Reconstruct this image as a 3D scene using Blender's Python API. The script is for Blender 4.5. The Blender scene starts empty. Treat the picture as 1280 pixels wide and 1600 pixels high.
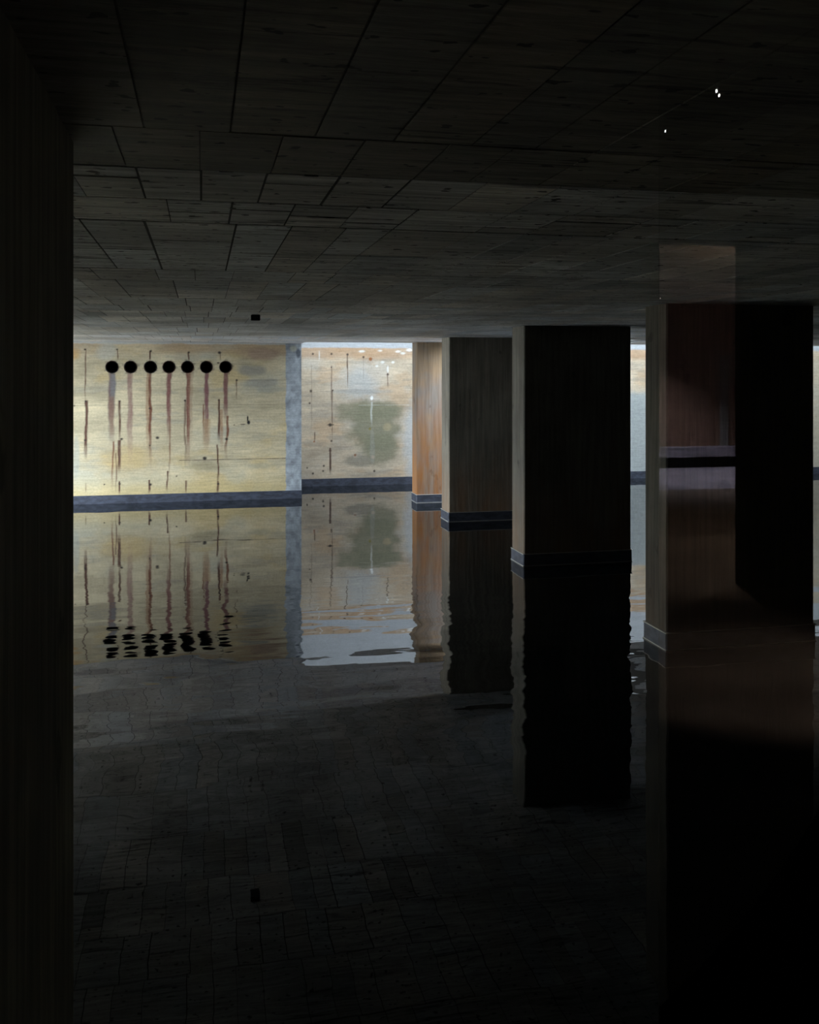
import bpy, bmesh, math, random
import numpy as np
from mathutils import Vector

random.seed(7)
S = bpy.context.scene
COL = S.collection

# ------------------------------------------------------------------ camera, light, exposure
F_PX = 1471.0                      # focal length in pixels of the 1280x1600 frame
YAW = math.atan(325.0 / F_PX)      # the view is turned a little to the right of the hall's long axis
HORIZON = 587.0
H = 2.80                           # water to ceiling
CAM_Z = 2.217
SA, CA = math.sin(YAW), math.cos(YAW)

cam_d = bpy.data.cameras.new('camera')
cam = bpy.data.objects.new('camera', cam_d)
COL.objects.link(cam)
cam.location = (0, 0, CAM_Z)
cam.rotation_euler = (math.radians(90), 0, -YAW)
cam_d.sensor_fit = 'VERTICAL'
cam_d.sensor_height = 36.0
cam_d.sensor_width = 28.8
cam_d.lens = F_PX / 1600.0 * 36.0
cam_d.shift_y = -(800.0 - HORIZON) / 1600.0
cam_d.clip_start = 0.02
S.camera = cam

SKY = 34.0
world = bpy.data.worlds.new('overcast sky')
S.world = world
world.use_nodes = True
bg = world.node_tree.nodes['Background']
bg.inputs[0].default_value = (0.76, 0.88, 1.0, 1)
bg.inputs[1].default_value = SKY


def area(name, loc, rot, sx, sy, power=0, color=(1, 1, 1), portal=False):
    d = bpy.data.lights.new(name, 'AREA')
    d.shape = 'RECTANGLE'
    d.size, d.size_y = sx, sy
    d.energy = power
    d.color = color
    if portal:
        d.cycles.is_portal = True
    o = bpy.data.objects.new(name, d)
    COL.objects.link(o)
    o.location = loc
    o.rotation_euler = rot
    return o


COURT_X, COURT_Y0, WL = -6.0, 12.0, 17.07        # open side of the hall, plane of the left back wall
SLOT0 = 16.40                                     # near edge of the rooflight slot before the right back wall
SLOT = 16.98                                      # the slot's lid leaves open the part nearer than this
SHAFT = 2.3                                       # height of the rooflight slot's sides above the ceiling
WR, EDGE = 18.84, 1.768                          # right back wall plane, end of the left back wall
area('side opening daylight portal', (COURT_X - .05, (COURT_Y0 + WL) / 2, H / 2), (0, math.radians(-90), 0), H, WL - COURT_Y0, portal=True)
area('rooflight slot portal', ((EDGE + 14.5) / 2, (SLOT0 + SLOT) / 2, H + SHAFT), (0, 0, 0), 14.5 - EDGE, SLOT - SLOT0, portal=True)
area('added rooflight portal', (5.7, 15.05, H + .45), (0, 0, 0), 2.6, 1.5, portal=True)

S.view_settings.view_transform = 'Standard'
S.view_settings.look = 'None'
S.view_settings.gamma = 1.0
S.view_settings.exposure = 0.0
S.view_settings.use_curve_mapping = False
S.cycles.use_denoising = True
S.cycles.max_bounces = 12
S.cycles.diffuse_bounces = 6
S.cycles.glossy_bounces = 6
S.cycles.transparent_max_bounces = 12


def ray(x, y):
    l = (x - 640.0) / F_PX
    v = (HORIZON - y) / F_PX
    return l * CA + SA, CA - l * SA, v     # X, Y, Z per unit of depth


def at(x, y, Y):
    """point where the sight line meets the vertical plane at distance Y"""
    a, b, v = ray(x, y)
    t = Y / b
    return a * t, CAM_Z + v * t


# ------------------------------------------------------------------ helpers
def tag(o, label=None, cat=None, group=None, kind=None):
    if label: o['label'] = label
    if cat: o['category'] = cat
    if group: o['group'] = group
    if kind: o['kind'] = kind
    return o


def empty(name, loc, label, cat, group=None):
    o = bpy.data.objects.new(name, None)
    COL.objects.link(o)
    o.location = loc
    return tag(o, label, cat, group)


def link(name, bm, mat, parent=None, smooth=False):
    me = bpy.data.meshes.new(name)
    bm.to_mesh(me)
    bm.free()
    me.materials.append(mat)
    if smooth:
        for p in me.polygons: p.use_smooth = True
    o = bpy.data.objects.new(name, me)
    COL.objects.link(o)
    if parent: o.parent = parent
    return o


def box(bm, x0, x1, y0, y1, z0, z1, tint=None):
    vs = [bm.verts.new(p) for p in ((x0, y0, z0), (x1, y0, z0), (x1, y1, z0), (x0, y1, z0),
                                    (x0, y0, z1), (x1, y0, z1), (x1, y1, z1), (x0, y1, z1))]
    fs = [bm.faces.new([vs[i] for i in q]) for q in ((0, 3, 2, 1), (4, 5, 6, 7), (0, 1, 5, 4), (1, 2, 6, 5), (2, 3, 7, 6), (3, 0, 4, 7))]
    if tint is not None:
        lay = bm.loops.layers.float_color.get('tint') or bm.loops.layers.float_color.new('tint')
        for f in fs:
            for l in f.loops: l[lay] = (tint[0], tint[1], tint[2], 1)
    return fs


def structure(name, boxes, mat, bevel=0):
    bm = bmesh.new()
    for b in boxes: box(bm, *b)
    if bevel:
        bmesh.ops.bevel(bm, geom=bm.edges[:], offset=bevel, segments=2, affect='EDGES')
    o = link(name, bm, mat)
    o['kind'] = 'structure'
    return o


# ------------------------------------------------------------------ materials
class NT:
    def __init__(self, name):
        self.m = bpy.data.materials.new(name)
        self.m.use_nodes = True
        self.t = self.m.node_tree
        self.b = self.t.nodes['Principled BSDF']
        self.out = self.t.nodes['Material Output']

    def n(self, kind, **kw):
        nd = self.t.nodes.new(kind)
        for k, v in kw.items(): setattr(nd, k, v)
        return nd

    def l(self, a, b):
        self.t.links.new(a, b)

    def coords(self, scale):
        tc = self.n('ShaderNodeNewGeometry')
        mp = self.n('ShaderNodeMapping')
        mp.inputs['Scale'].default_value = scale
        self.l(tc.outputs['Position'], mp.inputs['Vector'])
        return mp.outputs[0]

    def noise(self, scale, s=1.0, detail=6, rough=.6, color=False):
        n = self.n('ShaderNodeTexNoise')
        n.inputs['Scale'].default_value = s
        n.inputs['Detail'].default_value = detail
        n.inputs['Roughness'].default_value = rough
        self.l(self.coords(scale), n.inputs['Vector'])
        return n.outputs['Color' if color else 'Fac']

    def rng(self, v, a, b, c, d, smooth=True):
        r = self.n('ShaderNodeMapRange')
        if smooth: r.interpolation_type = 'SMOOTHSTEP'
        for i, x in zip((1, 2, 3, 4), (a, b, c, d)): r.inputs[i].default_value = x
        self.l(v, r.inputs[0])
        return r.outputs[0]

    def mix(self, fac, a, b, mode='MIX'):
        m = self.n('ShaderNodeMix', data_type='RGBA', blend_type=mode)
        m.clamp_factor = True
        for sock, v in ((m.inputs[0], fac), (m.inputs[6], a), (m.inputs[7], b)):
            if hasattr(v, 'links') or hasattr(v, 'is_output'):
                self.l(v, sock)
            elif isinstance(v, (int, float)):
                sock.default_value = v
            else:
                sock.default_value = (v[0], v[1], v[2], 1)
        return m.outputs[2]

    def math(self, op, a, b=0.0):
        m = self.n('ShaderNodeMath', operation=op)
        for s, v in ((m.inputs[0], a), (m.inputs[1], b)):
            if isinstance(v, (int, float)): s.default_value = v
            else: self.l(v, s)
        return m.outputs[0]

    def z(self):
        g = self.n('ShaderNodeNewGeometry')
        s = self.n('ShaderNodeSeparateXYZ')
        self.l(g.outputs['Position'], s.inputs[0])
        return s.outputs

    def bump(self, h, strength=.4, dist=.01):
        b = self.n('ShaderNodeBump')
        b.inputs['Strength'].default_value = strength
        b.inputs['Distance'].default_value = dist
        self.l(h, b.inputs['Height'])
        self.l(b.outputs[0], self.b.inputs['Normal'])

    def done(self, col, rough=.85, spec=.25):
        if col is not None:
            if isinstance(col, tuple): self.b.inputs['Base Color'].default_value = (*col, 1)
            else: self.l(col, self.b.inputs['Base Color'])
        if isinstance(rough, (int, float)): self.b.inputs['Roughness'].default_value = rough
        else: self.l(rough, self.b.inputs['Roughness'])
        self.b.inputs['Specular IOR Level'].default_value = spec
        return self.m


def ceiling_material(name, base, dirt=.75, streak=(1.2, 26, 1), rough=.75, spec=.3):
    m = NT(name)
    at_ = m.n('ShaderNodeAttribute', attribute_name='tint')
    c = m.mix(1.0, at_.outputs['Color'], base, 'MULTIPLY')
    big = m.rng(m.noise((.8, .9, 1), 1, 4), .3, .7, .68, 1.26)
    grain = m.rng(m.noise(streak, 1.6, 7, .7), .30, .70, .60, 1.32)
    fine = m.rng(m.noise((18, 60, 1), 1.5, 4), .2, .8, .86, 1.12)
    f = m.math('MULTIPLY', m.math('MULTIPLY', big, grain), fine)
    cc = m.n('ShaderNodeCombineColor')
    for i in range(3): m.l(f, cc.inputs[i])
    c = m.mix(1.0, c, cc.outputs[0], 'MULTIPLY')
    # short dark damp dashes along the grain, and blow holes
    d = m.math('MULTIPLY', m.rng(m.noise((1.6, 17, 1), 1.3, 5, .7), .54, .64, 0, 1), m.rng(m.noise((.5, .7, 1), 1.3, 2), .40, .55, 0, dirt))
    c = m.mix(d, c, (.012, .011, .009))
    h = m.rng(m.noise((7, 12, 1), 2.2, 2, .5), .655, .68, 0, .9)
    c = m.mix(h, c, (.008, .008, .007))
    m.bump(grain, .35, .006)
    return m.done(c, rough, spec)


def concrete(name, base, dark, rust=0.0, rust_col=(.40, .21, .08), vertical=True, rust_h=1.6):
    m = NT(name)
    sc = (16, 16, .8) if vertical else (1.2, 1.2, 22)
    big = m.noise((1, 1, 1), 1.6, 5)
    c = m.mix(m.rng(big, .35, .65, 0, 1), base, dark)
    g = m.rng(m.noise(sc, 1.4, 6, .6), .3, .7, .72, 1.22)
    cc = m.n('ShaderNodeCombineColor')
    for i in range(3): m.l(g, cc.inputs[i])
    c = m.mix(1.0, c, cc.outputs[0], 'MULTIPLY')
    spots = m.rng(m.noise((3, 3, 2.2), 1.6, 3, .5), .66, .72, 0, .55)
    c = m.mix(spots, c, tuple(v * .35 for v in dark))
    if rust:
        zz = m.z()[2]
        low = m.rng(zz, .1, rust_h, 1, 0)
        st = m.rng(m.noise((5, 5, .9), 1.3, 5), .25, .7, .15, 1)
        c = m.mix(m.math('MULTIPLY', m.math('MULTIPLY', low, st), rust), c, rust_col)
    m.bump(g, .4, .006)
    return m.done(c, .85, .25)


def painted_wall(name, rough=.85):
    """the wall's own stains, rust runs and patches come from its colour layer; shader adds grain"""
    m = NT(name)
    a = m.n('ShaderNodeAttribute', attribute_name='tint')
    g = m.rng(m.noise((2.5, 1, 40), 1.5, 6, .65), .25, .75, .86, 1.12)
    s = m.rng(m.noise((9, 9, 9), 3, 5, .7), .25, .75, .88, 1.1)
    f = m.math('MULTIPLY', g, s)
    cc = m.n('ShaderNodeCombineColor')
    for i in range(3): m.l(f, cc.inputs[i])
    c = m.mix(1.0, a.outputs['Color'], cc.outputs[0], 'MULTIPLY')
    m.bump(f, .3, .01)
    return m.done(c, rough, .2)


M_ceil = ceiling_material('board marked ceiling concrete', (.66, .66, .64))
M_near = ceiling_material('shade-darkened ceiling concrete', (.20, .18, .145), .8, (1.5, 18, 1))  # darker, browner copy of the ceiling concrete, painting in its unlit near zone
M_ceilA = ceiling_material('lit band ceiling concrete', (.66, .665, .66), .6, rough=.6, spec=.4)  # slightly lighter, cooler copy of the main ceiling, standing in for its lit band
M_ceilB = ceiling_material('pale bluish ceiling', (.80, .81, .86), .12, rough=.42, spec=.5)  # whiter, smoother and glossier than the other ceiling slabs
M_bounce = concrete('white bounce wall concrete', (.78, .80, .84), (.72, .74, .77), vertical=False)
M_limed = concrete('limewashed concrete', (.62, .62, .61), (.52, .53, .53), vertical=False)
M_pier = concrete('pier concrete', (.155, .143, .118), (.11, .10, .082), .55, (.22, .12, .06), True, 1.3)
M_pier_dim = concrete('shade-darkened pier concrete', (.085, .078, .062), (.06, .055, .046), .5, (.08, .045, .025), True, 1.3)  # pier concrete darkened to stand in for weak light at the nearest pier
M_pier_pale = concrete('warm grey pier concrete', (.27, .24, .19), (.21, .185, .145), .7, (.28, .14, .065), True, 1.3)  # pier concrete lightened to stand in for light on the third pier
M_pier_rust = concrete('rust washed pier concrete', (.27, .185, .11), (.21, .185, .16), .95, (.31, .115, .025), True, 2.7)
M_dark = concrete('dark wall concrete', (.26, .245, .18), (.17, .16, .12))
M_plain = concrete('plain grey concrete', (.30, .30, .29), (.24, .23, .22), vertical=False)
M_floor = concrete('pool bottom', (.03, .035, .03), (.015, .02, .02), vertical=False)
M_wall = painted_wall('stained back wall concrete')

n = NT('bituminous base band')
nb = n.rng(n.noise((4, 4, 9), 2, 5), .3, .7, .6, 1.4)
cc = n.n('ShaderNodeCombineColor')
for i in range(3): n.l(nb, cc.inputs[i])
M_band = n.done(n.mix(1.0, cc.outputs[0], (.045, .050, .068), 'MULTIPLY'), .55, .4)
n = NT('zinc strip'); n.b.inputs['Metallic'].default_value = .3
M_strip = n.done((.45, .43, .40), .5, .5)
n = NT('black rubber'); M_black = n.done((.012, .012, .012), .6, .2)
n = NT('rusty pipe'); M_pipe = n.done(n.mix(n.rng(n.noise((1, 1, 1), 9, 4), .4, .6, 0, 1), (.02, .018, .016), (.05, .025, .015)), .8, .2)

# water: a still black pool whose surface carries small ripples, livelier in a belt across the middle
w = NT('still dark water')
pos = w.z()
n1 = w.noise((.9, 4.2, 1), 1.0, 3, .55, True)
n2 = w.noise((3.0, 9.0, 1), 1.0, 2, .5, True)
belt = w.math('MULTIPLY', w.rng(pos[1], 4.6, 6.2, 0, 1), w.rng(pos[1], 8.6, 11.0, 1, 0))


def vsub(a, amp):
    s = w.n('ShaderNodeVectorMath', operation='SUBTRACT'); w.l(a, s.inputs[0]); s.inputs[1].default_value = (.5, .5, .5)
    k = w.n('ShaderNodeVectorMath', operation='SCALE'); w.l(s.outputs[0], k.inputs[0])
    if isinstance(amp, float): k.inputs['Scale'].default_value = amp
    else: w.l(amp, k.inputs['Scale'])
    return k.outputs[0]


A1 = w.math('ADD', w.math('MULTIPLY', belt, .075), .014)
A2 = w.math('ADD', w.math('MULTIPLY', belt, .020), .008)
add = w.n('ShaderNodeVectorMath', operation='ADD'); w.l(vsub(n1, A1), add.inputs[0]); w.l(vsub(n2, A2), add.inputs[1])
n3 = w.noise((.45, 1.5, 1), 1.0, 1, .4, True)
add2 = w.n('ShaderNodeVectorMath', operation='ADD'); w.l(add.outputs[0], add2.inputs[0]); w.l(vsub(n3, w.math('MULTIPLY', belt, .060)), add2.inputs[1])
flat = w.n('ShaderNodeVectorMath', operation='MULTIPLY'); w.l(add2.outputs[0], flat.inputs[0]); flat.inputs[1].default_value = (.62, 1, 0)
up = w.n('ShaderNodeVectorMath', operation='ADD'); w.l(flat.outputs[0], up.inputs[0]); up.inputs[1].default_value = (0, 0, 1)
nm = w.n('ShaderNodeVectorMath', operation='NORMALIZE'); w.l(up.outputs[0], nm.inputs[0])
w.l(nm.outputs[0], w.b.inputs['Normal'])
w.b.inputs['IOR'].default_value = 1.55
w.done((.004, .005, .005), .015, .5)
M_water = w.m

g = NT('clear window glass')
fr = g.n('ShaderNodeFresnel'); fr.inputs['IOR'].default_value = 1.5
tr = g.n('ShaderNodeBsdfTransparent'); tr.inputs[0].default_value = (.985, .99, .985, 1)
gl = g.n('ShaderNodeBsdfGlossy'); gl.inputs['Roughness'].default_value = 0.0
mx = g.n('ShaderNodeMixShader')
g.l(fr.outputs[0], mx.inputs[0]); g.l(tr.outputs[0], mx.inputs[1]); g.l(gl.outputs[0], mx.inputs[2])
g.l(mx.outputs[0], g.out.inputs['Surface'])
M_glass = g.m

# ------------------------------------------------------------------ setting: ceiling
XL, XR = COURT_X, 14.5


def board_slab(name, y0, y1, x0, x1, courses, width, mat, phase, hole=None, spread=.30, dark=.25):
    """a slab whose underside is a patchwork of formwork panels with open joints between them"""
    bm = bmesh.new()
    bm.loops.layers.float_color.new('tint')
    G = (.07, .07, .065) if y0 > 2 else (.35, .34, .32)
    if hole:
        hx0, hx1, hy0, hy1 = hole
        for b in ((x0, hx0, y0, y1), (hx1, x1, y0, y1), (hx0, hx1, y0, hy0), (hx0, hx1, hy1, y1)):
            if b[3] - b[2] > .01: box(bm, *b, H + .004, H + .30, G)
    else:
        box(bm, x0, x1, y0, y1, H + .004, H + .30, G)
    rnd = random.Random(phase * 1000)
    for a, b in zip(courses[:-1], courses[1:]):
        x = x0 + rnd.uniform(-width, 0)
        group_t = 0
        while x < x1:
            wd = width * rnd.choice((.85, 1, 1, 1, 1.1, 1.6))
            xa, xb = max(x, x0), min(x + wd, x1)
            x += wd
            if xb - xa < .02: continue
            gap = rnd.choice((.003, .005, .007, .011)) * (.8 if y0 < 2 else 1)
            # some panels are cut by an extra cross joint
            cuts = [a, b]
            if y0 > 2 and rnd.random() < .35: cuts.insert(1, a + (b - a) * rnd.choice((.3, .5, .72)))
            for c0, c1 in zip(cuts[:-1], cuts[1:]):
                t = 1 + rnd.uniform(-spread, spread) * .6
                if rnd.random() < .12: t *= (1 - dark)
                warm = rnd.uniform(-.05, .05)
                dz = rnd.uniform(0, .0015)
                jj = .011 if 3.69 in (a, b) else rnd.choice((.003, .005, .009))
                if hole and xb > hole[0] and xa < hole[1] and c1 > hole[2] and c0 < hole[3]:
                    continue
                box(bm, xa + gap / 2, xb - gap / 2, c0 + jj, c1 - jj, H + dz, H + .006, (t * (1 + warm), t, t * (1 - warm)))
    o = link(name, bm, mat)
    o['kind'] = 'structure'
    return o


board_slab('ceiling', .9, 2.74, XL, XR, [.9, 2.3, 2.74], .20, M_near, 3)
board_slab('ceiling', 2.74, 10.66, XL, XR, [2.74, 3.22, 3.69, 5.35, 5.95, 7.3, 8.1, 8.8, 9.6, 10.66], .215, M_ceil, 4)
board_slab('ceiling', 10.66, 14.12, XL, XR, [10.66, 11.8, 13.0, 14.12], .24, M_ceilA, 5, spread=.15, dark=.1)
HOLE = (4.4, 7.0, 14.3, 15.8)  # unseen rooflight, added to light the farthest pier and the back wall
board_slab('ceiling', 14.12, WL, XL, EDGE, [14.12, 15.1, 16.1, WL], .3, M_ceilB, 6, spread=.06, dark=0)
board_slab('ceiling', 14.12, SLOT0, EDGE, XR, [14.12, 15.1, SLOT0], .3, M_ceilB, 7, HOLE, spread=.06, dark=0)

# ------------------------------------------------------------------ setting: back walls with their stains
def lattice(u, v, seed):
    rs = np.random.RandomState(seed)
    T = rs.rand(256, 256)
    ui, vi = np.floor(u).astype(int), np.floor(v).astype(int)
    fu, fv = u - ui, v - vi
    fu = fu * fu * (3 - 2 * fu); fv = fv * fv * (3 - 2 * fv)
    g_ = lambda i, j: T[i % 256, j % 256]
    return (g_(ui, vi) * (1 - fu) + g_(ui + 1, vi) * fu) * (1 - fv) + (g_(ui, vi + 1) * (1 - fu) + g_(ui + 1, vi + 1) * fu) * fv


def fbm(x, z, sx, sz, seed, o=5):
    r, a, t = 0, 1, 0
    for k in range(o):
        r = r + a * lattice(x * sx * 2 ** k + 31.7, z * sz * 2 ** k + 17.3, seed + k)
        t += a; a *= .55
    return r / t


def sstep(a, b, v):
    t = np.clip((v - a) / (b - a), 0, 1)
    return t * t * (3 - 2 * t)


def blend(C, f, col):
    f = np.clip(f, 0, 1)[..., None]
    return C * (1 - f) + np.array(col) * f


class Painter:
    def __init__(s, Y, X, Z):
        s.Y, s.X, s.Z = Y, X, Z
        s.px = Y / F_PX                     # metres per picture pixel at this distance (about)

    def blob(s, C, x, y, rx, ry, col, k=1., seed=3, soft=.5, rough=.8):
        cx, cz = at(x, y, s.Y)
        d = np.sqrt(((s.X - cx) / (rx * s.px)) ** 2 + ((s.Z - cz) / (ry * s.px)) ** 2)
        d = d + (fbm(s.X, s.Z, 3, 3, seed) - .5) * rough * 1.6
        return blend(C, (1 - sstep(1 - soft, 1 + soft * .5, d)) * k, col)

    def run(s, C, x, y0, y1, wpx, col, k=1., seed=3, fade=.6, wander=1.0):
        cx, z0 = at(x, y0, s.Y)
        _, z1 = at(x, y1, s.Y)
        off = (fbm(s.Z * 0 + seed, s.Z, 1, 3.0, seed, 3) - .5) * wander * 4 * s.px
        wd = wpx * s.px * (.6 + .8 * fbm(s.Z * 0 + seed * 2.1, s.Z, 1, 7, seed + 9, 3))
        across = 1 - sstep(.45, 1.1, np.abs(s.X - cx - off) / wd)
        t = (z0 - s.Z) / max(z0 - z1, 1e-3)
        along = sstep(-.02, .01, t) * (1 - sstep(1 - fade, 1.0, t))
        tex = .75 + .75 * fbm(s.X, s.Z, 30, 9, seed + 5, 3)
        return blend(C, across * along * tex * k, col)

    def line(s, C, x0, x1, y, wpx, col, k):
        xa, z = at(x0, y, s.Y); xb, _ = at(x1, y, s.Y)
        m_ = (1 - sstep(.3, 1, np.abs(s.Z - z - (fbm(s.X, s.Z * 0, 4, 1, 8, 2) - .5) * .008) / (wpx * s.px))) * ((s.X > xa) & (s.X < xb))
        return blend(C, m_ * k * (.4 + fbm(s.X, s.Z * 0, 9, 1, 4, 3)), col)


RUST, PURP, INK = (.20, .085, .050), (.20, .135, .12), (.035, .028, .025)


def paint_left(Y, X, Z):
    p = Painter(Y, X, Z)
    base = np.array((.585, .49, .315))
    C = base * np.ones(X.shape + (3,))
    C = C * (.62 + .72 * fbm(X, Z, 1.4, 3.5, 11)[..., None])
    C = C * (.86 + .28 * fbm(X, Z, 3, 26, 12)[..., None])
    C = blend(C, sstep(.50, .70, fbm(X, Z, .9, 1.2, 21)) * .75, (.50, .47, .36))
    C = blend(C, sstep(.52, .72, fbm(X, Z, 1.1, 2.2, 31)) * .6, (.58, .43, .20))
    C = blend(C, sstep(.60, .74, fbm(X, Z, 1.6, 7, 41)) * .5, (.40, .36, .27))
    board = np.abs(((Z + 3) / .155) % 1 - .5) * 2
    C = C * (1 - .16 * sstep(.93, 1, board) * (fbm(X, Z, 2, 1, 51) > .45))[..., None]
    _, zt = at(250, 549, Y)
    C = blend(C, sstep(zt - .10, zt + .03, Z) * .7 * fbm(X, Z, 1.5, 4, 61) * 1.6, (.46, .31, .17))
    C = blend(C, sstep(H - .04, H - .01, Z + (fbm(X, Z, 4, 4, 62) - .5) * .05) * .8, (.5, .52, .50))
    _, zb = at(250, 745, Y)
    C = blend(C, (1 - sstep(zb - .3, zb + .15, Z)) * .55, (.56, .43, .19))
    # smears and patches
    C = p.blob(C, 412, 553, 38, 12, (.36, .24, .17), .75, 5)
    C = p.blob(C, 398, 578, 24, 9, (.30, .28, .23), .8, 6)
    C = p.blob(C, 410, 598, 34, 7, (.30, .29, .25), .7, 7)
    C = p.blob(C, 418, 608, 26, 5, (.34, .33, .27), .6, 8)
    C = p.blob(C, 119, 715, 5, 40, (.40, .40, .34), .6, 9)
    C = p.blob(C, 110, 553, 16, 9, (.56, .33, .12), .7, 10)
    C = p.blob(C, 168, 548, 14, 16, (.50, .47, .38), .7, 12)
    C = p.blob(C, 205, 716, 60, 22, (.52, .38, .18), .5, 13)
    C = p.blob(C, 322, 729, 26, 8, (.30, .25, .14), .5, 14)
    C = p.blob(C, 405, 728, 28, 5, (.36, .33, .24), .5, 15)
    C = p.blob(C, 100, 655, 8, 20, (.42, .42, .36), .4, 16)
    C = p.line(C, 280, 447, 719.5, .8, INK, .8)
    C = p.line(C, 350, 447, 594, .5, INK, .4)
    C = p.line(C, 95, 447, 634, .5, INK, .3)
    C = p.line(C, 170, 400, 686, .5, INK, .3)
    # rust runs below the seven drains
    C = p.run(C, 174, 583, 700, 5.0, PURP, .9, 3); C = p.run(C, 176, 584, 640, 5.5, (.21, .19, .18), .85, 4)
    C = p.run(C, 174, 620, 705, 5.0, (.26, .15, .10), .6, 5); C = p.run(C, 176, 690, 775, 1.6, RUST, .7, 6)
    C = p.run(C, 203, 583, 735, 4.6, (.32, .19, .15), .75, 7)
    C = p.run(C, 231, 583, 730, 3, (.36, .19, .10), .6, 8); C = p.run(C, 235, 583, 750, 2.4, RUST, .95, 9)
    C = p.run(C, 264, 583, 700, 4.0, (.24, .11, .09), .9, 10); C = p.run(C, 265, 650, 772, 1.4, RUST, .6, 11)
    C = p.run(C, 294, 583, 742, 3.6, (.22, .10, .07), .98, 12); C = p.run(C, 298, 583, 720, 4.0, (.34, .2, .12), .4, 13)
    C = p.run(C, 323, 583, 705, 3.8, (.23, .11, .10), .95, 14); C = p.run(C, 317, 632, 690, 1.6, RUST, .7, 15, wander=2.5)
    C = p.run(C, 323, 655, 715, 6, (.40, .24, .12), .5, 16)
    C = p.run(C, 352.5, 583, 672, 4.4, (.22, .11, .09), .95, 17); C = p.run(C, 347, 640, 715, 3, (.36, .19, .10), .6, 18)
    C = p.run(C, 354.5, 650, 725, 2.2, RUST, .9, 19, wander=2.5)
    # runs from tie-wire ends
    for x, y0, y1, wd, k in ((134, 547, 640, 1.2, .7), (135, 626, 730, 2.6, .95), (134, 755, 772, 1.0, .5), (183, 547, 565, 1.0, .8),
                             (187, 626, 700, 2.2, .9), (186, 688, 745, 2.8, .9), (187, 752, 775, 1.6, .9), (181, 708, 775, 1.3, .6),
                             (235, 549, 566, 1.2, .9), (234, 750, 774, 1.8, .95), (261, 736, 772, 1.4, .8), (290, 625, 740, 1.5, .6), (290, 751, 774, 1.6, .8),
                             (294.5, 551, 566, 1.4, .9), (342, 624, 700, 2.0, .9), (340, 695, 770, 1.6, .85), (340, 752, 774, 1.8, .8),
                             (344, 551, 566, 1.2, .7), (370, 593, 628, 1.0, .6), (110, 547, 600, .7, .2)):
        C = p.run(C, x, y0, y1, wd, (.12, .06, .04), k, int(x) % 37 + int(y0) % 11, .45)
    for x, y, r in ((133, 546, 2), (183, 546, 2), (235.5, 548.5, 2.2), (295, 550.5, 2.6), (343, 551, 3), (341, 567, 2), (370, 594, 1.8), (234, 638, 2), (134, 627, 1.8),
                    (187, 627, 1.6), (342, 625, 1.6), (246, 684, 3.2), (190, 686, 2.4), (354, 686, 2.6), (235, 757, 2.2), (187, 756, 2), (341, 756, 2), (234, 696, 1.5),
                    (116, 634, 1.6), (163, 757, 1.3), (276, 744, 1.6), (366, 664, 1.3), (289, 626, 1.6), (320, 716, 3.2), (133, 688, 1.6)):
        C = p.blob(C, x, y, r, r * .8, INK, .95, int(x), .5, .5)
    for k, hx in enumerate((175, 204, 235, 264, 293, 322.5, 352.5)):
        for q in range(5):
            a_ = q * 1.31 + k * .8
            C = p.blob(C, hx + 11.5 * math.cos(a_), 573.5 + 11 * math.sin(a_), 2.2, 1.5, (.16, .12, .09), .45, k * 7 + q, .5, 1.0)
    C = p.blob(C, 387, 654, 1.3, 4.5, (.02, .02, .02), 1, 5, .4, .3)
    C = p.blob(C, 388.5, 660, 2.4, 3.2, (.02, .02, .02), 1, 6, .4, .3)
    C = p.blob(C, 380, 663, 5, 1.1, (.03, .03, .03), .9, 7, .4, .5)
    # raw grey concrete strip at the free end of the wall
    xs, _ = at(447, 600, Y)
    e = xs + (fbm(Z * 0, Z, 1, 6, 71, 3) - .5) * .05
    m_ = sstep(-.006, .006, X - e)
    grey = np.array((.355, .38, .40)) * (.40 + 1.15 * fbm(X, Z, 12, 9, 81))[..., None]
    C = C * (1 - m_[..., None]) + grey * m_[..., None]
    C = p.blob(C, 466, 552, 3.5, 7, (.10, .11, .13), .9, 6)
    C = p.blob(C, 458, 545, 6, 5, (.50, .48, .36), .7, 7)
    return C


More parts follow.
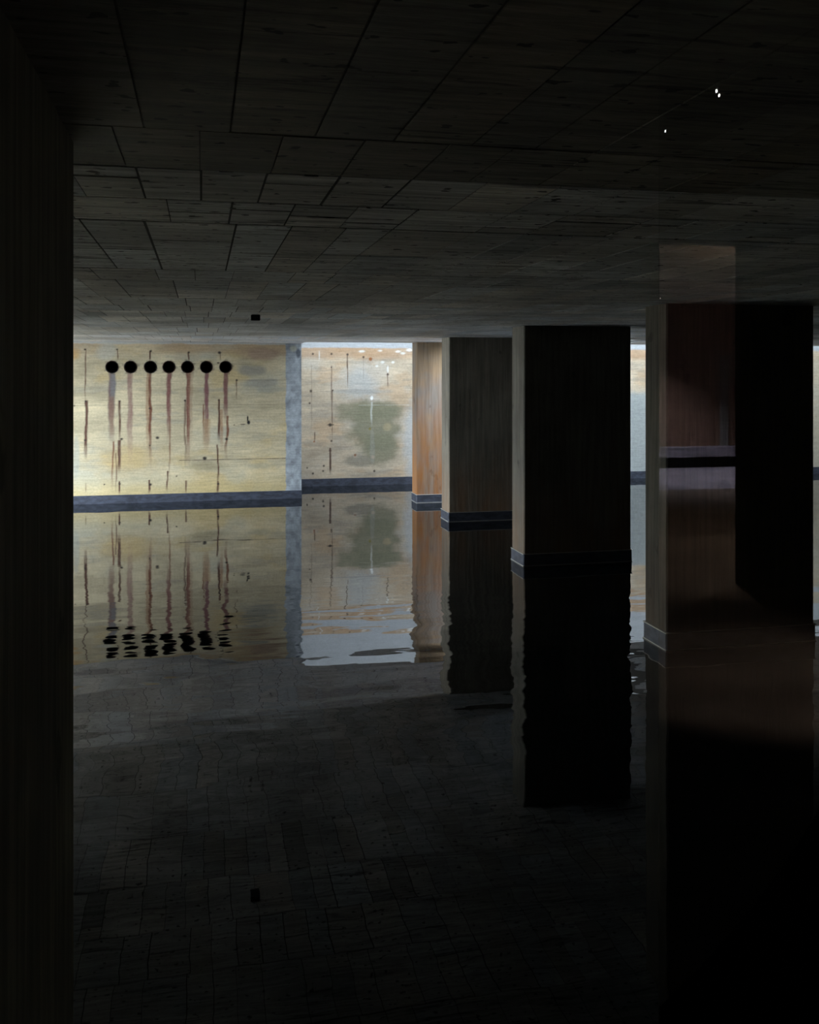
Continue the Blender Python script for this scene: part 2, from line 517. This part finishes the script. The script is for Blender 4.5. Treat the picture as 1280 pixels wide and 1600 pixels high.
def paint_right(Y, X, Z):
    p = Painter(Y, X, Z)
    C = np.array((.50, .41, .30)) * np.ones(X.shape + (3,))
    C = C * (.66 + .66 * fbm(X, Z, 1.7, 3.8, 111)[..., None])
    C = C * (.88 + .24 * fbm(X, Z, 3, 26, 112)[..., None])
    C = blend(C, sstep(.48, .7, fbm(X, Z, 1.0, 1.6, 121)) * .6, (.48, .44, .38))
    C = blend(C, sstep(.55, .72, fbm(X, Z, 1.3, 3, 131)) * .5, (.50, .34, .20))
    C = blend(C, sstep(.58, .7, fbm(X, Z, 2, 12, 141)) * .45, (.30, .27, .22))
    _, zt = at(560, 556, Y)
    C = blend(C, sstep(zt - .12, zt + .02, Z) * (.35 + .5 * fbm(X, Z, 1.2, 5, 161)), (.40, .24, .13))
    C = p.blob(C, 655, 690, 26, 70, (.47, .47, .46), .8, 5)
    C = p.blob(C, 560, 600, 26, 26, (.44, .45, .44), .6, 7)
    C = p.blob(C, 560, 612, 44, 4, (.34, .33, .30), .7, 8)
    # the large olive damp patch
    OL = (.215, .205, .135)
    C = p.blob(C, 585, 672, 42, 46, OL, .88, 15, .35, .7)
    C = p.blob(C, 565, 644, 44, 14, OL, .8, 16, .4, .8)
    C = p.blob(C, 600, 640, 34, 12, OL, .75, 17, .4, .8)
    C = p.blob(C, 592, 702, 30, 26, OL, .85, 18, .35, .6)
    C = p.blob(C, 560, 720, 24, 10, (.24, .22, .17), .75, 20, .4, .8)
    C = p.blob(C, 582, 690, 4, 30, (.34, .34, .30), .35, 21)
    C = p.blob(C, 605, 668, 6, 6, (.42, .34, .2), .6, 22)
    for x, y in ((555, 712), (583, 714)):
        C = p.blob(C, x, y, 4, 4, (.42, .33, .25), .9, x)
    C = p.blob(C, 581, 622, 2.4, 3.6, (.80, .80, .78), 1, 3, .4, .3)
    C = p.blob(C, 606, 577, 1.5, 6, (.75, .75, .72), .9, 3, .4, .4)
    C = p.blob(C, 499, 556, 1.2, 9, (.62, .6, .54), .8, 3, .4, .4)
    for x, y in ((594, 548), (622, 549), (630, 552), (640, 547), (566, 549), (598, 566), (614, 566), (589, 572)):
        C = p.blob(C, x, y, 5 if y < 560 else 2.5, 2, (.70, .70, .66), .8, int(x), .6, 1.2)
    for x, y, r, c in ((489, 553, 2, INK), (518, 553, 2, INK), (543, 554, 2, INK), (568, 558, 2, INK), (579, 561, 3, (.28, .10, .03)), (518, 574, 1.6, INK),
                       (486, 611, 2, INK), (520, 610, 1.8, INK), (484, 630, 1.8, INK), (516, 664, 3, INK), (518, 689, 2, INK), (516, 704, 2, INK),
                       (555, 711, 2, (.2, .08, .03)), (585, 736, 2, INK), (506, 728, 2, INK), (505, 736, 2, INK), (489, 740, 2, INK), (606, 585, 2, INK),
                       (578, 670, 2.4, (.24, .2, .05)), (491, 690, 1.4, (.3, .1, .04)), (480, 731, 1.4, INK)):
        C = p.blob(C, x, y, r, r, c, .9, int(x), .5, .5)
    for x, y0, y1, wd, k in ((518, 572, 640, 1.0, .6), (519, 610, 700, .9, .6), (516, 700, 746, 1.8, .95), (543, 556, 612, 1.0, .75), (606, 583, 608, 1.0, .9),
                             (487, 570, 690, .9, .3), (492, 675, 692, 1.0, .7), (568, 560, 600, .7, .3)):
        C = p.run(C, x, y0, y1, wd, (.10, .06, .045), k, int(x) % 29, .4, .4)
    C = p.run(C, 581, 628, 670, 1.6, (.55, .55, .5), .6, 4, .5)
    C = p.line(C, 560, 640, 633, .7, (.6, .58, .52), .35)
    C = p.line(C, 520, 575, 741, .8, (.6, .5, .36), .5)
    C = p.line(C, 512, 522, 664, .7, INK, .9)
    # paler grey cement on the lower part farther right
    zq = at(996, 610, Y)[1]
    f = sstep(8.6, 8.8, X) * (1 - sstep(zq - .12, zq + .05, Z + (fbm(X, Z, 5, 5, 151) - .5) * .1)) * (1 - sstep(10.2, 10.6, X))
    C = blend(C, f * .92, (.33, .355, .35))
    C = blend(C, sstep(11.2, 11.5, X) * .6, (.50, .44, .34))
    # white plastered upstand above ceiling level
    C = blend(C, sstep(H - .035, H - .005, Z + (fbm(X, Z, 5, 5, 171) - .5) * .035), (.40, .41, .42))
    return C


def grid_wall(name, Y, depth, xs, zs, paint, holes=(), mat=M_wall):
    xs, zs = np.array(xs), np.array(zs)
    X, Z = np.meshgrid(xs, zs, indexing='ij')
    C = np.clip(paint(Y, X, Z), .004, .9)
    P = np.stack([X, np.full_like(X, Y), Z], -1)
    keep = np.ones(X.shape, bool)
    for hx, hz, r in holes:
        d = np.hypot(X - hx, Z - hz)
        near = (np.abs(d - r) < .0075)
        k = np.where(near, r / np.maximum(d, 1e-4), 1)
        P[..., 0] = np.where(near, hx + (X - hx) * k, P[..., 0])
        P[..., 2] = np.where(near, hz + (Z - hz) * k, P[..., 2])
        keep &= ~(d < r - .0075)
    nx, nz = X.shape
    idx = np.arange(nx * nz).reshape(nx, nz)
    q = np.stack([idx[:-1, :-1], idx[1:, :-1], idx[1:, 1:], idx[:-1, 1:]], -1).reshape(-1, 4)
    ok = keep.reshape(-1)[q].all(1)
    # cells lying wholly inside a hole after snapping
    cx = P.reshape(-1, 3)[q][:, :, (0, 2)].mean(1)
    for hx, hz, r in holes:
        ok &= np.hypot(cx[:, 0] - hx, cx[:, 1] - hz) > r - .004
    q = q[ok]
    verts = P.reshape(-1, 3).tolist()
    cols = np.concatenate([C.reshape(-1, 3), np.ones((nx * nz, 1))], 1)
    faces = q.tolist()
    # the wall's body: sides and back
    x0, x1, z0, z1 = xs[0], xs[-1], zs[0], zs[-1]
    b = len(verts)
    verts += [(x0, Y, z0), (x1, Y, z0), (x1, Y + depth, z0), (x0, Y + depth, z0), (x0, Y, z1), (x1, Y, z1), (x1, Y + depth, z1), (x0, Y + depth, z1)]
    faces += [[b + i for i in f] for f in ((0, 3, 2, 1), (4, 5, 6, 7), (1, 2, 6, 5), (2, 3, 7, 6), (3, 0, 4, 7))]
    cols = np.concatenate([cols, np.tile([[.4, .4, .38, 1]], (8, 1))])
    me = bpy.data.meshes.new(name)
    me.from_pydata(verts, [], faces)
    ca = me.color_attributes.new('tint', 'FLOAT_COLOR', 'POINT')
    ca.data.foreach_set('color', cols.astype(np.float32).ravel())
    me.materials.append(mat)
    me.update()
    o = bpy.data.objects.new(name, me)
    COL.objects.link(o)
    o['kind'] = 'structure'
    return o


HOLE_X = (175, 204, 235, 264, 293, 322.5, 352.5)
HOLES = []
for hx in HOLE_X:
    X_, Z_ = at(hx, 573.5, WL)
    HOLES.append((X_, Z_, .106))
xs = list(np.arange(-14, -2.2, .2)) + list(np.arange(-2.2, EDGE, .0125)) + [EDGE]
zs = [-.5, -.25] + list(np.arange(0, H, .0125)) + [H, H + .3]
grid_wall('wall_back', WL, 2.2, xs, zs, paint_left, HOLES)
xs = list(np.arange(EDGE - .1, 4.7, .0135)) + list(np.arange(4.7, 8.7, .1)) + list(np.arange(8.7, 9.7, .02)) + list(np.arange(9.7, XR + .1, .08))
zs = [-.5, -.25] + list(np.arange(0, H + .8, .0135)) + [H + 1.2, H + SHAFT]
grid_wall('wall_back', WR, .25, xs, zs, paint_right)

# remaining shell
structure('wall_right', [(XR, XR + .25, .8, WR + .25, -.5, H + .3)], M_plain)
structure('wall_left', [(COURT_X - .25, COURT_X, .8, COURT_Y0, -.5, H + .3)], M_plain)
structure('trim_3', [(EDGE, XR, SLOT, WR + .25, H + SHAFT, H + SHAFT + .12)], M_limed)  # unseen lid, added over the slot to cut down its daylight
# parapet on the near side of the rooflight slot
structure('trim_1', [(EDGE, XR, SLOT0 - .2, SLOT0, H + .3, H + SHAFT), (EDGE - .15, EDGE, SLOT0 - .2, WR + .25, H + .3, H + SHAFT + .12), (XR, XR + .15, SLOT0 - .2, WR + .25, H + .3, H + SHAFT + .12)], M_limed)
# unseen white wall, added under the rooflight to bounce daylight onto the ceiling
structure('wall_right', [(6.55, 6.70, 14.35, 15.85, -.5, H)], M_bounce)
structure('trim_2', [(HOLE[0] - .15, HOLE[1] + .15, HOLE[2] - .15, HOLE[2], H + .3, H + .45), (HOLE[0] - .15, HOLE[1] + .15, HOLE[3], HOLE[3] + .1, H + .3, H + .45), (HOLE[0] - .15, HOLE[0], HOLE[2], HOLE[3], H + .3, H + .45), (HOLE[1], HOLE[1] + .15, HOLE[2], HOLE[3], H + .3, H + .45)], M_limed)  # kerb round the added rooflight
# near wall on the left edge of the view, with the slight rebate near its end
structure('wall_left', [(-1.2, -.325, .9, 2.48, -.5, H), (-.325, -.31, .9, 2.19, -.5, H), (-.325, -.313, 2.205, 2.48, -.5, H)], M_dark)
structure('floor', [(-30, XR + .25, .8, WR + .25, -.6, -.5)], M_floor)

# kerbs along the back walls
KH = .145
structure('baseboard_back', [(-14, EDGE + .004, WL - .035, WL - .001, -.3, KH)], M_band, .004)
structure('baseboard_back', [(EDGE, XR, WR - .035, WR - .001, -.3, KH + .005)], M_band, .004)

# water
bm = bmesh.new()
box(bm, -30, XR, .9, WR, -.03, 0)
tag(link('water', bm, M_water), 'dark still water with faint ripples flooding the concrete hall', 'water', kind='stuff')

# ------------------------------------------------------------------ piers
PX, PW = 3.66, 1.345


def pier(Y, T, shaft_mat, label):
    root = empty('concrete_pier', (PX, Y, 0), label, 'pillar', 'row of concrete pillars standing in the water')
    bm = bmesh.new()
    box(bm, 0, PW, 0, T, -.5, H)
    ed = [e for e in bm.edges if abs(e.verts[0].co.z - e.verts[1].co.z) > 1]
    bmesh.ops.bevel(bm, geom=ed, offset=.012, segments=1, affect='EDGES')
    link('shaft', bm, shaft_mat, root)
    bm = bmesh.new()
    e = .010
    box(bm, -e, PW + e, -e, T + e, -.3, .142)
    bmesh.ops.bevel(bm, geom=[x for x in bm.edges if abs(x.verts[0].co.z - x.verts[1].co.z) > .2], offset=.01, segments=1, affect='EDGES')
    band = link('base_band', bm, M_band, root)
    for z in (.142, .006):
        bm = bmesh.new()
        q = e + .004
        box(bm, -q, PW + q, -q, T + q, z - .004, z + .003)
        link('metal_strip', bm, M_strip, band)
    return root


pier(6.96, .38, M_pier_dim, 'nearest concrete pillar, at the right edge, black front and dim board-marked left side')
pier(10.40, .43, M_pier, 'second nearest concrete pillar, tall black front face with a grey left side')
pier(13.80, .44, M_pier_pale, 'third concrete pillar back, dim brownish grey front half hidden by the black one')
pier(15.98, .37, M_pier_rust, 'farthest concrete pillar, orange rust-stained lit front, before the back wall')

# ------------------------------------------------------------------ drains in the left back wall
ORD = ('leftmost', 'second from left', 'third from left', 'middle', 'third from right', 'second from right', 'rightmost')
WASH = ('bluish grey and rust stain below it', 'a faint pinkish stain below it', 'twin thin rust runs below it', 'a purplish rust run below it',
        'a long dark rust run below it', 'a forking rust run below it', 'a rust run that splits low down')
bm = bmesh.new()
N = 40
ro, ri = .112, .098
rings = []
for r, y in ((ro, 0.0), (ro, -.006), (ri, -.006), (ri, .9), (0.001, .9)):
    rings.append([bm.verts.new((r * math.cos(2 * math.pi * i / N) * (1 + .012 * math.sin(i * 2.3)), y, r * math.sin(2 * math.pi * i / N) * (1 + .012 * math.cos(i * 1.7)))) for i in range(N)])
for a, b in zip(rings[:-1], rings[1:]):
    for i in range(N):
        bm.faces.new((a[i], a[(i + 1) % N], b[(i + 1) % N], b[i]))
bmesh.ops.recalc_face_normals(bm, faces=bm.faces[:])
proto = link('drain_pipe', bm, M_pipe, None)
for i, (hx, hz, r) in enumerate(HOLES):
    o = proto if i == 0 else proto.copy()
    if i: COL.objects.link(o)
    o.location = (hx, WL, hz)
    tag(o, 'black drain hole, %s of seven, with %s' % (ORD[i], WASH[i]), 'drain pipe', 'row of seven drain holes in the back wall')

# small dark box fixed under the ceiling
bx, by = .505, 9.13
bm = bmesh.new()
box(bm, -.043, .043, -.04, .04, -.055, 0)
bmesh.ops.bevel(bm, geom=bm.edges[:], offset=.004, segments=2, affect='EDGES')
jb = link('junction_box', bm, M_black)
jb.location = (bx, by, H)
tag(jb, 'small black square box under the concrete ceiling, above the drain holes', 'junction box')

# ------------------------------------------------------------------ viewing room on the camera's side of the window
FZ = CAM_Z - 1.617                       # its floor
PY = .90                                 # window plane


def mirrored(x, y, D):
    """where, at distance D behind the camera, stands what the pane shows at this spot of the photograph"""
    return at(x, y, 2 * PY + D)


D1, D2 = 4.6, 13.5
RX = 12.5
RH = CAM_Z + 1.34
dx0, dtop = mirrored(1030, 375, D1)
dx1, _ = mirrored(1172, 372, D1)
M_room = concrete('dark plaster', (.05, .048, .045), (.04, .04, .038))
M_rfloor = concrete('dark brown floor', (.20, .155, .125), (.16, .12, .095), vertical=False)
M_grey = concrete('pale lilac grey ledge and lit floor', (.42, .39, .46), (.34, .32, .38), vertical=False)
M_brown = concrete('brown plaster', (.30, .19, .145), (.25, .155, .115), vertical=False)
M_rceil = concrete('pale brown ceiling plaster', (.42, .34, .26), (.36, .29, .22), vertical=False)
structure('floor', [(-2.2, RX, -10.4, .8, FZ - .12, FZ)], M_rfloor)
structure('floor', [(-2.2, RX, -D2 - .3, -10.4, FZ - .12, FZ)], M_grey)  # paler floor paints in the pool of light before the rear wall
structure('wall_front', [(COURT_X, -.31, .8, .9, -.5, H), (2.6, XR, .8, .9, -.5, H), (-.31, 2.6, .8, .9, -.5, 1.2), (COURT_X, XR, .7, .9, H, RH)], M_dark)
structure('wall_rear', [(-2.2, dx0, -D1 - .2, -D1, FZ, RH), (dx1, RX, -D1 - .2, -D1, FZ, RH), (dx0, dx1, -D1 - .2, -D1, dtop, RH)], M_room)
structure('ceiling', [(-2.2, RX, -D1 - .2, .7, RH, RH + .15)], M_room)
structure('ceiling', [(-2.2, RX, -D2 - .3, -D1 - .2, RH, RH + .15)], M_rceil)
structure('wall_left', [(-2.35, -2.2, -D2 - .3, .8, FZ, RH)], M_room)
structure('wall_right', [(RX, RX + .15, -D2 - .3, .8, FZ, RH)], M_room)
structure('wall_rear', [(-2.2, RX, -D2 - .3, -D2, FZ, RH)], M_brown)
# long pale ledge at the foot of the rear wall, over a black block standing in for the shaded gap
structure('trim_4', [(-2.2, RX, -D2, -D2 + .30, FZ + .19, FZ + .36)], M_grey)
structure('ledge_gap_shade', [(-2.2, RX, -D2, -D2 + .12, FZ, FZ + .19)], M_black)
px0, pz1 = mirrored(1125, 555, D2)
px1, pz0 = mirrored(1137, 694, D2)
structure('trim_5', [(px0, px1, -D2, -D2 + .03, FZ + .36, pz1)], M_plain)

e_ = NT('lamp lens')
e_.b.inputs['Emission Color'].default_value = (1, .97, .92, 1)
e_.b.inputs['Emission Strength'].default_value = 30
M_lens = e_.done((.8, .8, .8), .4)


def downlight(x, y, power, angle, label, color=(1, .86, .70), blend_=.6, tilt=(0, 0)):
    tilt = (math.radians(tilt[0]), math.radians(tilt[1]))
    root = empty('spotlight', (x, y, RH), label, 'spotlight', 'small spotlights on the ceiling behind the window')
    bm = bmesh.new()
    bmesh.ops.create_cone(bm, cap_ends=True, segments=20, radius1=.012, radius2=.010, depth=.09)
    bmesh.ops.translate(bm, verts=bm.verts, vec=(0, 0, -.045))
    link('housing', bm, M_black, root)
    bm = bmesh.new()
    bmesh.ops.create_uvsphere(bm, u_segments=14, v_segments=8, radius=.0038)
    bmesh.ops.scale(bm, verts=bm.verts, vec=(1, 1, 2.0))
    bmesh.ops.translate(bm, verts=bm.verts, vec=(0, 0, -.100))
    link('lens', bm, M_lens, root)
    d = bpy.data.lights.new('spotlight beam', 'SPOT')
    d.energy, d.color, d.spot_size, d.spot_blend, d.shadow_soft_size = power, color, math.radians(angle), blend_, .02
    o = bpy.data.objects.new('spotlight beam', d)
    COL.objects.link(o)
    o.parent = root
    o.location = (0, 0, -.12)
    o.rotation_euler = (tilt[0], tilt[1], 0)


def lamp_at(x, y, *a, **k):
    """hang a spotlight where its lens shows in the pane at this spot"""
    u, b, v = ray(x, y)
    t = (RH - .10 - CAM_Z) / v
    downlight(u * t, 2 * PY - b * t, *a, **k)


lamp_at(1120, 142, 60, 38, 'tiny white spotlight, upper one of the close pair reflected at top right', (1, .9, .8), tilt=(-15, -13))
lamp_at(1124, 149, 60, 38, 'tiny white spotlight, lower one of the close pair reflected at top right', (1, .9, .8), tilt=(-15, -13))
lamp_at(1040, 205, 60, 38, 'tiny single white spotlight reflected left of and below the close pair', (1, .9, .8), tilt=(-15, -13))
downlight(4.3, -5.6, 130, 62, 'warm spotlight on the ceiling just beyond the rear doorway', (1, .88, .76))
downlight(7.2, -12.1, 800, 112, 'strong spotlight on the ceiling near the rear brown wall', (.92, .90, 1))
lt = empty('fill_lamp', (5.9, -6.3, RH), 'unseen fill lamp added behind the rear doorway wall, a hanging globe', 'lamp')  # out of view, added to brighten the reflected rear ceiling
bm = bmesh.new(); bmesh.ops.create_uvsphere(bm, u_segments=24, v_segments=12, radius=.12)
bmesh.ops.translate(bm, verts=bm.verts, vec=(0, 0, -.32)); link('globe', bm, M_lens, lt, True)
bm = bmesh.new(); box(bm, -.006, .006, -.006, .006, -.2, 0); link('cord', bm, M_black, lt)
d = bpy.data.lights.new('fill lamp glow', 'POINT'); d.energy = 110; d.color = (1, .86, .72); d.shadow_soft_size = .1
o = bpy.data.objects.new('fill lamp glow', d); COL.objects.link(o); o.parent = lt; o.location = (0, 0, -.85)

GX = at(1030, 500, PY)[0]               # the fixed pane starts here; the rest of the opening is unglazed
structure('window_1', [(GX, 2.6, PY - .001, PY + .001, 1.2, H)], M_glass)
